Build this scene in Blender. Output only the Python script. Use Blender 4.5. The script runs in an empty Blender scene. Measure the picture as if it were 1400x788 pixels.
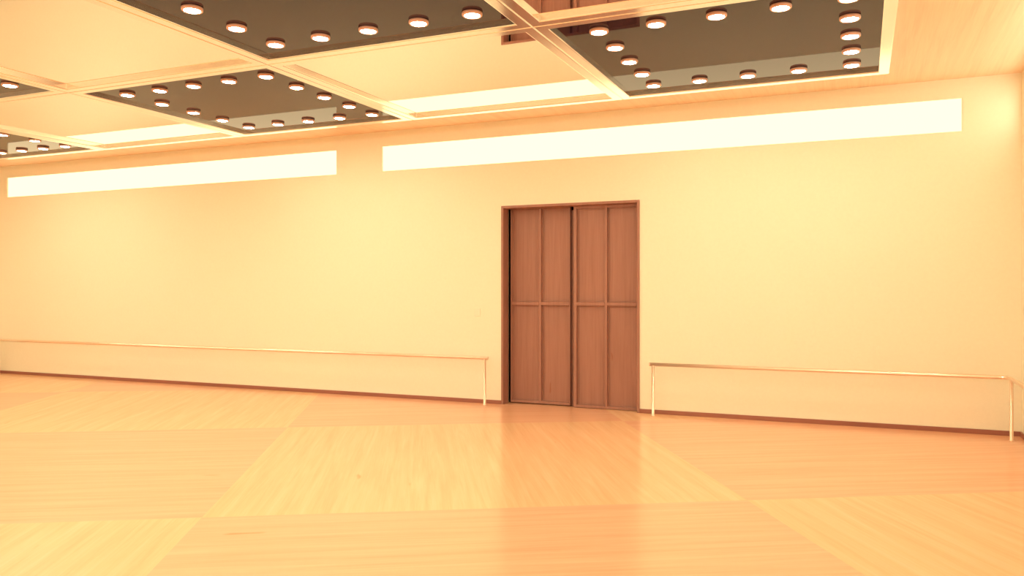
import bpy, bmesh, math
from mathutils import Vector

S = bpy.context.scene
COL = S.collection

# ------------------------------------------------------------------ measures
F_PX = 1096.8                       # focal length in pixels of the 1400 x 788 frame
PSI = math.atan(477 / F_PX)         # camera turned left of the wall's normal
EYE = 1.5
XL, XR = -14.35, 1.513              # side walls
YF, YB = -2.95, 9.62                # front (behind the camera) and back wall
H = 3.731                           # wooden ceiling
ZF = 3.630                          # underside of the panel frames
ZM = 3.665                          # panel sheets, set back in their frames
PAN = 2.494; BAR = 0.205; PITCH = PAN + BAR
X0, Y0 = 0.156, 8.621               # right/wall-side inner corner of the first panel
DX0, DX1, DZ = -4.335, -2.481, 2.606
WZ0, WZ1 = 3.163, 3.535


# ------------------------------------------------------------------ helpers
def link(name, bm, mat, parent=None, bevel=0, seg=2, smooth=False):
    me = bpy.data.meshes.new(name)
    bmesh.ops.recalc_face_normals(bm, faces=bm.faces)
    bm.to_mesh(me); bm.free()
    o = bpy.data.objects.new(name, me)
    COL.objects.link(o)
    me.materials.append(mat)
    if parent is not None:
        o.parent = parent
    if smooth:
        for p in me.polygons:
            p.use_smooth = True
    if bevel:
        m = o.modifiers.new('bevel', 'BEVEL'); m.width = bevel; m.segments = seg
        m.limit_method = 'ANGLE'; m.angle_limit = math.radians(40)
    return o


def box(bm, x0, x1, y0, y1, z0, z1):
    v = [bm.verts.new((x, y, z)) for z in (z0, z1) for y in (y0, y1) for x in (x0, x1)]
    for f in ((0, 1, 3, 2), (4, 6, 7, 5), (0, 4, 5, 1), (2, 3, 7, 6), (0, 2, 6, 4), (1, 5, 7, 3)):
        bm.faces.new([v[i] for i in f])


def boxes(*args):
    bm = bmesh.new()
    for a in args:
        box(bm, *a)
    return bm


def lathe(profile, n=40, cap=True):
    """profile: (radius, z) list, revolved about Z."""
    bm = bmesh.new()
    rings = []
    for r, z in profile:
        rings.append([bm.verts.new((r * math.cos(2 * math.pi * k / n), r * math.sin(2 * math.pi * k / n), z)) for k in range(n)])
    for a, b in zip(rings, rings[1:]):
        for k in range(n):
            bm.faces.new((a[k], a[(k + 1) % n], b[(k + 1) % n], b[k]))
    if cap:
        bm.faces.new(rings[0]); bm.faces.new(rings[-1])
    return bm


def tube(path, r, n=20, closed_ends=True):
    bm = bmesh.new()
    pts = [Vector(p) for p in path]
    rings = []
    for i, p in enumerate(pts):
        if i == 0: t = pts[1] - p
        elif i == len(pts) - 1: t = p - pts[i - 1]
        else: t = (pts[i + 1] - p).normalized() + (p - pts[i - 1]).normalized()
        t.normalize()
        up = Vector((0, 0, 1)); a = t.cross(up).normalized(); b = a.cross(t).normalized()
        rings.append([bm.verts.new(p + r * (math.cos(2 * math.pi * k / n) * a + math.sin(2 * math.pi * k / n) * b)) for k in range(n)])
    for A, B in zip(rings, rings[1:]):
        for k in range(n):
            bm.faces.new((A[k], A[(k + 1) % n], B[(k + 1) % n], B[k]))
    if closed_ends:
        bm.faces.new(rings[0]); bm.faces.new(rings[-1])
    return bm


def thing(name, label, cat, loc=(0, 0, 0), group=None):
    o = bpy.data.objects.new(name, None); COL.objects.link(o)
    o.empty_display_size = 0.1
    o.location = loc; o['label'] = label; o['category'] = cat
    if group: o['group'] = group
    return o


def struct(o, label=None):
    o['kind'] = 'structure'
    if label: o['label'] = label
    return o


def sx(px, Y):
    """room x of an upright seen at pixel column px and standing at depth Y."""
    return Y * math.tan(math.atan((px - 700) / F_PX) - PSI)


# ------------------------------------------------------------------ materials
def new_mat(name):
    m = bpy.data.materials.new(name); m.use_nodes = True
    nt = m.node_tree
    return m, nt, nt.nodes['Principled BSDF']


def principled(name, col, rough=.5, metal=0, ior=1.5, spec=.5):
    m, nt, b = new_mat(name)
    b.inputs['Base Color'].default_value = (*col, 1)
    b.inputs['Roughness'].default_value = rough
    b.inputs['Metallic'].default_value = metal
    b.inputs['IOR'].default_value = ior
    b.inputs['Specular IOR Level'].default_value = spec
    return m


def N(nt, kind, **kw):
    n = nt.nodes.new(kind)
    for k, v in kw.items():
        setattr(n, k, v)
    return n


def math_node(nt, op, a, b=None, c=None):
    n = N(nt, 'ShaderNodeMath', operation=op)
    for i, x in enumerate((a, b, c)):
        if x is None: continue
        if isinstance(x, (int, float)): n.inputs[i].default_value = x
        else: nt.links.new(x, n.inputs[i])
    return n.outputs[0]


def comb(nt, x, y, z=0.0):
    n = N(nt, 'ShaderNodeCombineXYZ')
    for i, v in enumerate((x, y, z)):
        if isinstance(v, (int, float)): n.inputs[i].default_value = v
        else: nt.links.new(v, n.inputs[i])
    return n.outputs[0]


def noise(nt, vec, scale=1, detail=4, rough=.55, dist=0.0):
    n = N(nt, 'ShaderNodeTexNoise')
    n.inputs['Scale'].default_value = scale; n.inputs['Detail'].default_value = detail
    n.inputs['Roughness'].default_value = rough; n.inputs['Distortion'].default_value = dist
    nt.links.new(vec, n.inputs['Vector'])
    return n.outputs['Fac']


def ramp(nt, fac, stops):
    n = N(nt, 'ShaderNodeValToRGB')
    el = n.color_ramp.elements
    while len(el) < len(stops): el.new(.5)
    for e, (p, c) in zip(el, stops):
        e.position = p; e.color = (*c, 1)
    nt.links.new(fac, n.inputs[0])
    return n.outputs['Color']


def mix(nt, fac, a, b, mode='MIX'):
    n = N(nt, 'ShaderNodeMix', data_type='RGBA', blend_type=mode)
    for s, v in ((n.inputs['Factor'], fac), (n.inputs['A'], a), (n.inputs['B'], b)):
        pass
    fs = [i for i in n.inputs if i.name == 'Factor' and i.type == 'VALUE'][0]
    A = [i for i in n.inputs if i.name == 'A' and i.type == 'RGBA'][0]
    B = [i for i in n.inputs if i.name == 'B' and i.type == 'RGBA'][0]
    for s, v in ((fs, fac), (A, a), (B, b)):
        if isinstance(v, (int, float)): s.default_value = v
        elif isinstance(v, tuple): s.default_value = (*v, 1)
        else: nt.links.new(v, s)
    return [o for o in n.outputs if o.type == 'RGBA'][0]


def bump(nt, b, h, strength, dist=.01):
    n = N(nt, 'ShaderNodeBump'); n.inputs['Strength'].default_value = strength; n.inputs['Distance'].default_value = dist
    nt.links.new(h, n.inputs['Height']); nt.links.new(n.outputs[0], b.inputs['Normal'])


def grain(nt, along, across, lo, mid, hi):
    """long wood figure along one axis, with a few small dark flecks."""
    v1 = comb(nt, math_node(nt, 'MULTIPLY', across, 13.0), math_node(nt, 'MULTIPLY', along, .55))
    v2 = comb(nt, math_node(nt, 'MULTIPLY', across, 90.0), math_node(nt, 'MULTIPLY', along, 2.2), 3.3)
    v3 = comb(nt, math_node(nt, 'MULTIPLY', across, 7.0), math_node(nt, 'MULTIPLY', along, 1.5), 9.1)
    n1 = noise(nt, v1, 1, 3, .55, .6); n2 = noise(nt, v2, 1, 3, .6, .2); n3 = noise(nt, v3, 1, 2, .5, 0)
    f = math_node(nt, 'ADD', math_node(nt, 'MULTIPLY', n1, .65), math_node(nt, 'MULTIPLY', n2, .35))
    c = ramp(nt, f, [(.31, lo), (.50, mid), (.68, hi)])
    fl = math_node(nt, 'GREATER_THAN', n3, .735)
    sm = ramp(nt, n3, [(.735, (0, 0, 0)), (.80, (1, 1, 1))])
    r = N(nt, 'ShaderNodeSeparateColor'); nt.links.new(sm, r.inputs[0])
    dark = tuple(x * y for x, y in zip(lo, (.93, .72, .55)))
    return mix(nt, math_node(nt, 'MULTIPLY', r.outputs[0], .8), c, dark), f


def mat_floor():
    m, nt, b = new_mat('parquet')
    tc = N(nt, 'ShaderNodeTexCoord'); sp = N(nt, 'ShaderNodeSeparateXYZ')
    nt.links.new(tc.outputs['Object'], sp.inputs[0])
    x = math_node(nt, 'ADD', sp.outputs[0], 3.985); y = math_node(nt, 'ADD', sp.outputs[1], -4.034)
    a = math.radians(30.2)
    u = math_node(nt, 'ADD', math_node(nt, 'MULTIPLY', x, math.cos(a)), math_node(nt, 'MULTIPLY', y, math.sin(a)))
    v = math_node(nt, 'ADD', math_node(nt, 'MULTIPLY', x, -math.sin(a)), math_node(nt, 'MULTIPLY', y, math.cos(a)))
    iu = math_node(nt, 'FLOOR', math_node(nt, 'DIVIDE', u, 3.75))
    iv = math_node(nt, 'FLOOR', math_node(nt, 'DIVIDE', v, 3.50))
    par = math_node(nt, 'MODULO', math_node(nt, 'ABSOLUTE', math_node(nt, 'ADD', iu, iv)), 2.0)
    par = math_node(nt, 'GREATER_THAN', par, .5)
    c1, f1 = grain(nt, v, u, FL_LO, FL_MID, FL_HI)
    c2, f2 = grain(nt, u, v, FD_LO, FD_MID, FD_HI)
    c = mix(nt, par, c1, c2)
    nt.links.new(c, b.inputs['Base Color'])
    b.inputs['Roughness'].default_value = .20
    b.inputs['IOR'].default_value = 1.45
    bump(nt, b, f1, .03, .002)
    return m


def mat_wood(name, along, across, lo, mid, hi, rough=.4, scale=1.0):
    m, nt, b = new_mat(name)
    tc = N(nt, 'ShaderNodeTexCoord'); sp = N(nt, 'ShaderNodeSeparateXYZ')
    nt.links.new(tc.outputs['Object'], sp.inputs[0])
    A = math_node(nt, 'MULTIPLY', sp.outputs[along], scale)
    B = math_node(nt, 'MULTIPLY', math_node(nt, 'ADD', sp.outputs[across], math_node(nt, 'MULTIPLY', sp.outputs[1], .37)) if along == 2 else sp.outputs[across], scale)
    c, f = grain(nt, A, B, lo, mid, hi)
    nt.links.new(c, b.inputs['Base Color'])
    b.inputs['Roughness'].default_value = rough
    bump(nt, b, f, .05, .002)
    return m


def mat_wall():
    m, nt, b = new_mat('wall_paint')
    tc = N(nt, 'ShaderNodeTexCoord')
    n1 = noise(nt, tc.outputs['Object'], 26, 5, .7)
    n2 = noise(nt, tc.outputs['Object'], 150, 2, .6)
    c = ramp(nt, n1, [(.3, tuple(k * .965 for k in WALL)), (.7, WALL)])
    nt.links.new(c, b.inputs['Base Color'])
    b.inputs['Roughness'].default_value = .8
    b.inputs['Specular IOR Level'].default_value = .2
    bump(nt, b, math_node(nt, 'ADD', n1, n2), .12, .003)
    return m


def emitter(name, col, strength):
    m = bpy.data.materials.new(name); m.use_nodes = True
    nt = m.node_tree; nt.nodes.clear()
    e = N(nt, 'ShaderNodeEmission'); o = N(nt, 'ShaderNodeOutputMaterial')
    e.inputs[0].default_value = (*col, 1); e.inputs[1].default_value = strength
    nt.links.new(e.outputs[0], o.inputs[0])
    return m


WALL = (.86, .84, .72)
FL_LO, FL_MID, FL_HI = (.78, .46, .26), (.82, .51, .30), (.85, .555, .345)
FD_LO, FD_MID, FD_HI = (.76, .40, .25), (.80, .45, .29), (.83, .49, .32)
LAMP_COL, LAMP_W = (1.0, .87, .54), 107
WIN_COL, WIN_W = (2.2, 1.6, .84), 1.0

M_floor = mat_floor()
M_wall = mat_wall()
M_ceil = mat_wood('ceiling_wood', 1, 0, (.77, .56, .39), (.84, .64, .46), (.87, .69, .50), .45)
M_base = mat_wood('baseboard_wood', 0, 2, (.27, .10, .075), (.31, .12, .09), (.35, .14, .10), .4)
M_door = mat_wood('door_wood', 2, 0, (.29, .134, .103), (.335, .160, .127), (.365, .181, .144), .45, 1.6)
M_mirror = principled('mirror_glass', (.96, .94, .90), .006, 1)
M_dark = principled('dark_glass', (.022, .008, .026), .012, 0, 1.36, .25)
M_frame = principled('polished_frame', (.97, .94, .90), .17, 1)
M_steel = principled('polished_steel', (.90, .76, .66), .31, 1)
M_rim = principled('lamp_rim', (.80, .50, .42), .45)
M_lamp = emitter('lamp_glow', LAMP_COL, LAMP_W)
M_win = emitter('daylit_pane', WIN_COL, WIN_W)
M_win_side = emitter('sunlit_side_pane', (1, .88, .58), 4.5)
M_win_fill = emitter('fill_pane', (1, .90, .62), 12)  # fill glow for the added windows behind the camera
M_white = principled('white_plastic', (.84, .81, .70), .35)
M_winframe = principled('window_frame', (.85, .82, .72), .5)

# ------------------------------------------------------------------ room shell
T = .25
struct(link('floor', boxes((XL - T, XR + T, YF - T, YB + T, -.12, 0)), M_floor), 'pale wooden parquet floor laid in large alternating squares')
struct(link('ceiling', boxes((XL - T, XR + T, YF - T, YB + T, H, H + .12)), M_ceil), 'pale wooden ceiling border around the framed panels')

W1 = (-14.11, -6.941); W2 = (-6.188, .984)
bw = bmesh.new()
xs = [XL - T, W1[0], W1[1], W2[0], DX0, DX1, W2[1], XR + T]
box(bw, XL - T, XR + T, YB, YB + T, WZ1, H)                # above the windows
box(bw, XL - T, XR + T, YB, YB + T, DZ, WZ0)               # between windows and door head
box(bw, XL - T, W1[0], YB, YB + T, WZ0, WZ1)
box(bw, W1[1], W2[0], YB, YB + T, WZ0, WZ1)
box(bw, W2[1], XR + T, YB, YB + T, WZ0, WZ1)
box(bw, XL - T, DX0, YB, YB + T, 0, DZ)
box(bw, DX1, XR + T, YB, YB + T, 0, DZ)
bmesh.ops.remove_doubles(bw, verts=bw.verts, dist=1e-5)
struct(link('wall_back', bw, M_wall), 'long cream wall with the brown door and two window strips')
SW = (2.0, 9.50)                                            # strip window of the right wall
struct(link('wall_right', boxes((XR, XR + T, YF - T, YB, 0, WZ0), (XR, XR + T, YF - T, YB, WZ1, H),
                                (XR, XR + T, YF - T, SW[0], WZ0, WZ1), (XR, XR + T, SW[1], YB, WZ0, WZ1)), M_wall))
struct(link('wall_left', boxes((XL - T, XL, YF - T, YB, 0, H)), M_wall))
struct(link('wall_front', boxes((XL, XR, YF - T, YF, 0, WZ0), (XL, XR, YF - T, YF, WZ1, H), (XL, W1[0], YF - T, YF, WZ0, WZ1),
                                (W1[1], W2[0], YF - T, YF, WZ0, WZ1), (W2[1], XR, YF - T, YF, WZ0, WZ1)), M_wall))


def window(name, a, b, along='x', front=False):
    d = .012                                                # the pane sits almost flush with the wall
    fw = .012
    if along == 'x':
        fr = boxes((a, b, YB + .004, YB + .06, WZ0, WZ0 + fw), (a, b, YB + .004, YB + .06, WZ1 - fw, WZ1),
                   (a, a + fw, YB + .004, YB + .06, WZ0 + fw, WZ1 - fw), (b - fw, b, YB + .004, YB + .06, WZ0 + fw, WZ1 - fw))
        pn = boxes((a + .002, b - .002, YB + d + .01, YB + d + .03, WZ0 + .002, WZ1 - .002))
    else:
        fr = boxes((XR + .004, XR + .06, a, b, WZ0, WZ0 + fw), (XR + .004, XR + .06, a, b, WZ1 - fw, WZ1),
                   (XR + .004, XR + .06, a, a + fw, WZ0 + fw, WZ1 - fw), (XR + .004, XR + .06, b - fw, b, WZ0 + fw, WZ1 - fw))
        pn = boxes((XR + d + .01, XR + d + .03, a + .002, b - .002, WZ0 + .002, WZ1 - .002))
    if front:                                               # unseen window added behind the camera to brighten the back wall
        for bm in (fr, pn):
            for v in bm.verts: v.co.y = YF - (v.co.y - YB)
    w = struct(link(name, fr, M_winframe))
    link('pane', pn, M_win_fill if front else M_win if along == 'x' else M_win_side, w)
    return w


window('window_1', *W1); window('window_2', *W2); window('window_3', *SW, along='y'); window('fill_window_1', *W1, front=True); window('fill_window_2', *W2, front=True)  # the last two are unseen, added as fill light

BH, BT = .050, .018
struct(link('baseboard_back', boxes((XL, DX0 - .001, YB - BT, YB - .0005, 0, BH), (DX1 + .001, XR, YB - BT, YB - .0005, 0, BH)), M_base, bevel=.003))
struct(link('baseboard_right', boxes((XR - BT, XR - .0005, YF, YB - BT, 0, BH)), M_base, bevel=.003))
struct(link('baseboard_left', boxes((XL + .0005, XL + BT, YF, YB - BT, 0, BH)), M_base, bevel=.003))
struct(link('baseboard_front', boxes((XL + BT, XR - BT, YF + .0005, YF + BT, 0, BH)), M_base, bevel=.003))

# ------------------------------------------------------------------ the door: casing and two framed leaves
CW = .032                                                   # casing width seen on the wall
door = thing('door_1', 'tall brown wooden double door with eight panels, set back in its frame', 'door', ((DX0 + DX1) / 2, YB, 0))
door['kind'] = 'structure'
ox = (DX0 + DX1) / 2


def dlink(name, bm, mat, parent, **kw):
    for v in bm.verts:
        v.co.x -= ox; v.co.y -= YB
    return link(name, bm, mat, parent, **kw)


dlink('casing', boxes((DX0, DX0 + CW, YB - .012, YB + .16, 0, DZ), (DX1 - CW, DX1, YB - .012, YB + .16, 0, DZ),
                      (DX0 + CW, DX1 - CW, YB - .012, YB + .16, DZ - CW, DZ)), M_door, door, bevel=.003)


def leaf(x0, x1, yf, z0, z1, sl, sr):
    md, th, rc = .034, .060, .045
    xm = (x0 + x1) / 2; zm = 1.325
    bm = bmesh.new()
    box(bm, x0, x0 + sl, yf, yf + th, z0, z1); box(bm, x1 - sr, x1, yf, yf + th, z0, z1)
    box(bm, xm - md / 2, xm + md / 2, yf, yf + th, z0, z1)
    for a, b in ((x0 + sl, xm - md / 2), (xm + md / 2, x1 - sr)):
        box(bm, a, b, yf, yf + th, z0, z0 + .035); box(bm, a, b, yf, yf + th, z1 - .035, z1)
        box(bm, a, b, yf, yf + th, zm - .022, zm + .022)
    lf = dlink('door_leaf', bm, M_door, door, bevel=.003)
    for a, b in ((x0 + sl, xm - md / 2), (xm + md / 2, x1 - sr)):
        for c, d in ((z0 + .035, zm - .022), (zm + .022, z1 - .035)):
            p = dlink('panel', boxes((a, b, yf + rc, yf + rc + .012, c, d)), M_door, lf)
            # thin bead around the panel
            q = .016
            dlink('bead', boxes((a, a + q, yf + .032, yf + rc, c, d), (b - q, b, yf + .032, yf + rc, c, d),
                                (a + q, b - q, yf + .032, yf + rc, c, c + q), (a + q, b - q, yf + .032, yf + rc, d - q, d)), M_door, lf, bevel=.003)
    return lf


YL, YR = YB + .165, YB + .105
leaf(sx(698, YL), sx(779.5, YL), YL, .012, DZ - CW + .03, .014, .014)
leaf(sx(784, YR), DX1 - CW + .0, YR, .004, DZ - CW, .042, .034)
dlink('gap_backing', boxes((sx(779.5, YL) - .01, sx(784, YR) + .02, YR + .115, YR + .135, .004, DZ - CW - .035)), M_door, door, bevel=.003)  # backing strip added behind the leaf gap, recessed so it falls into shade

# ------------------------------------------------------------------ light switch
sw = thing('light_switch', 'small cream light switch plate on the wall left of the brown door', 'light switch', (-4.684, YB, 1.207))
link('switch_plate', boxes((-.042, .042, -.010, 0, -.056, .056)), M_white, sw, bevel=.004)
link('rocker', boxes((-.018, .018, -.0145, -.010, -.030, .030)), M_white, sw, bevel=.002)


# ------------------------------------------------------------------ handrails
RZ, RR, RY, OFF = .613, .0205, 9.462, .137


def post_mesh():
    return lathe([(.0225, 0), (.0225, .003), (.020, .006), (.0175, .008), (.0175, RZ - .012)], 24)


def elbow(cx, cy, r, a0, a1, n=10):
    return [(cx + r * math.cos(a0 + (a1 - a0) * k / n), cy + r * math.sin(a0 + (a1 - a0) * k / n), RZ) for k in range(n + 1)]


def rail(label, path, posts, collars):
    t = thing('handrail', label, 'handrail', (posts[0][0], posts[0][1], 0))
    o = Vector(t.location)
    link('rail', tube([Vector(p) - o for p in path], RR), M_steel, t, smooth=True)
    for x, y in posts:
        p = link('post', post_mesh(), M_steel, t, smooth=False)
        for f in p.data.polygons: f.use_smooth = abs(f.normal.z) < .5
        p.location = (x - o.x, y - o.y, 0)
    for (x, y, dx) in collars:
        c = lathe([(.010, 0), (.023, .001), (.023, .008), (.016, .013)], 20)
        k = link('end_cap', c, M_steel, t)
        k.rotation_euler = (0, math.copysign(math.pi / 2, dx), 0)
        k.location = (x - o.x, y - o.y, RZ)
    return t


R = .09
pr = [(-2.31, RY, RZ)] + elbow(XR - OFF - R, RY - R, R, math.pi / 2, 0) + [(XR - OFF, 6.5, RZ), (XR - OFF, 3.2, RZ), (XR - OFF, -2.6, RZ)]
rail('low polished metal handrail on the right of the brown door, turning the room corner', pr,
     [(-2.277, RY), (XR - OFF, 9.31), (XR - OFF, 3.2), (XR - OFF, -2.5)], [(-2.31, RY, -1)])
pl = [(-4.465, RY, RZ)] + [(XL + OFF + R - R * math.sin(k * math.pi / 20), RY - R + R * math.cos(k * math.pi / 20), RZ) for k in range(11)] + [(XL + OFF, 6.0, RZ), (XL + OFF, -2.6, RZ)]
rail('long low polished metal handrail along the wall on the left of the brown door', pl,
     [(-4.503, RY), (-14.085, RY), (XL + OFF, 3.2), (XL + OFF, -2.5)], [(-4.465, RY, 1)])

# ------------------------------------------------------------------ ceiling panels
FW = BAR / 2 - .002


def ring(half_in, half_out, z0, z1):
    bm = bmesh.new()
    def sq(h, z): return [bm.verts.new((sx_ * h, sy_ * h, z)) for sx_, sy_ in ((-1, -1), (1, -1), (1, 1), (-1, 1))]
    a, b, c, d = sq(half_in, z0), sq(half_out, z0), sq(half_out, z1), sq(half_in, z1)
    for A, B in ((a, b), (b, c), (c, d), (d, a)):
        for k in range(4):
            j = (k + 1) % 4
            bm.faces.new((A[k], A[j], B[j], B[k]))
    return bm


def centre(r, c):
    return (X0 - PAN / 2 - c * PITCH, Y0 - PAN / 2 - r * PITCH)


PNAME = {(0, 0): 'rightmost dark panel', (0, 2): 'centre dark panel by the wall',
         (0, 4): 'leftmost dark panel by the wall', (1, 1): 'dark panel at the top edge',
         (1, 3): 'dark panel at the left edge'}
PLAB = {(0, 0): 'glossy dark square ceiling panel farthest right, with a ring of round downlights',
        (0, 2): 'glossy dark square ceiling panel in the wall-side row, between two mirror panels',
        (0, 4): 'glossy dark ceiling panel nearest the wall at the far left, ringed with downlights',
        (1, 1): 'big glossy dark ceiling panel cut by the top edge, left of the beam crossing',
        (1, 3): 'glossy dark ceiling panel at the left edge, only its pointed corner showing',
        (0, 1): 'mirror ceiling panel by the wall reflecting the window strip and the door corner',
        (0, 3): 'mirror ceiling panel by the wall at the left, reflecting the left window strip',
        (1, 0): 'mirror ceiling panel at the top edge reflecting the middle of the brown door',
        (1, 2): 'large mirror ceiling panel at upper left reflecting only plain cream wall'}
ORD = ['first', 'second', 'third', 'fourth', 'fifth']

proto = {}
for kind, mat in (('dark', M_dark), ('mirror', M_mirror)):
    proto[kind] = None

lamp0 = None


def copy_thing(src):
    r = src.copy(); COL.objects.link(r)
    for ch in src.children:
        c = ch.copy(); COL.objects.link(c); c.parent = r
    return r


for r in range(4):
    for c in range(5):
        kind = 'dark' if (r + c) % 2 == 0 else 'mirror'
        x, y = centre(r, c)
        if proto[kind] is None:
            t = thing('dark_ceiling_panel' if kind == 'dark' else 'mirror_ceiling_panel', '', 'ceiling panel', (x, y, H))
            link('panel_sheet', boxes((-PAN / 2, PAN / 2, -PAN / 2, PAN / 2, ZM - H, ZM - H + .02)), M_dark if kind == 'dark' else M_mirror, t)
            link('panel_frame', ring(PAN / 2, PAN / 2 + FW, ZF - H, 0), M_frame, t, bevel=.010, seg=3)
            proto[kind] = t
        else:
            t = copy_thing(proto[kind]); t.location = (x, y, H)
        hid = ('glossy dark ceiling panel overhead, beyond the top edge of the picture' if kind == 'dark'
               else 'mirror ceiling panel overhead, beyond the top edge of the picture')
        t['label'] = PLAB.get((r, c), hid)
        t['group'] = 'dark ceiling panels' if kind == 'dark' else 'mirror ceiling panels'
        if kind != 'dark':
            continue
        for j in range(5):                                  # j = 0: row nearest the wall
            for i in range(5):                              # i = 0: column on the right
                if 0 < i < 4 and 0 < j < 4:
                    continue
                lx = x + .054 - (i - 2) * .479
                ly = y - .020 - (j - 2) * .477
                if lamp0 is None:
                    lamp0 = thing('downlight', '', 'ceiling lamp', (lx, ly, ZM))
                    link('rim', lathe([(.074, 0), (.079, -.002), (.081, -.009), (.080, -.022), (.075, -.0275), (.066, -.0285), (.0615, -.025)], 36, cap=False), M_rim, lamp0, smooth=True)
                    link('diffuser', lathe([(.062, -.020), (.062, -.0250), (.058, -.0265), (.040, -.0272), (.001, -.0275)], 36), M_lamp, lamp0)
                    L = lamp0
                else:
                    L = copy_thing(lamp0); L.location = (lx, ly, ZM)
                L['group'] = 'round downlights of the dark ceiling panels'
                pn = PNAME.get((r, c))
                if pn is None:
                    lab = 'round downlight overhead, beyond the top edge of the picture'
                elif j in (0, 4):
                    pos = ('leftmost', 'second from left', 'middle lamp', 'second from right', 'rightmost')[4 - i]
                    lab = 'round downlight, %s in %s row, %s' % (pos, 'wall-side' if j == 0 else 'near', pn)
                else:
                    pos = ('second from the wall', 'halfway', 'fourth from the wall')[j - 1]
                    lab = 'round downlight, %s, %s side of %s' % (pos, 'right' if i == 0 else 'left', pn)
                L['label'] = lab

# ------------------------------------------------------------------ world, camera, view
w = bpy.data.worlds.new('world'); S.world = w; w.use_nodes = True
w.node_tree.nodes['Background'].inputs[0].default_value = (0, 0, 0, 1)
w.node_tree.nodes['Background'].inputs[1].default_value = 0

cam = bpy.data.cameras.new('camera'); co = bpy.data.objects.new('camera', cam); COL.objects.link(co)
cam.sensor_width = 36; cam.lens = F_PX / 1400 * 36; cam.shift_y = 3 / 1400
cam.clip_start = .05; cam.clip_end = 100
co.location = (0, 0, EYE); co.rotation_euler = (math.pi / 2, 0, PSI)
S.camera = co
S.view_settings.view_transform = 'Standard'; S.view_settings.look = 'None'
S.view_settings.gamma = 1; S.view_settings.use_curve_mapping = False
S.view_settings.exposure = 0
S.cycles.use_denoising = True
S.cycles.max_bounces = 14; S.cycles.diffuse_bounces = 8; S.cycles.glossy_bounces = 8
S.cycles.sample_clamp_indirect = 8
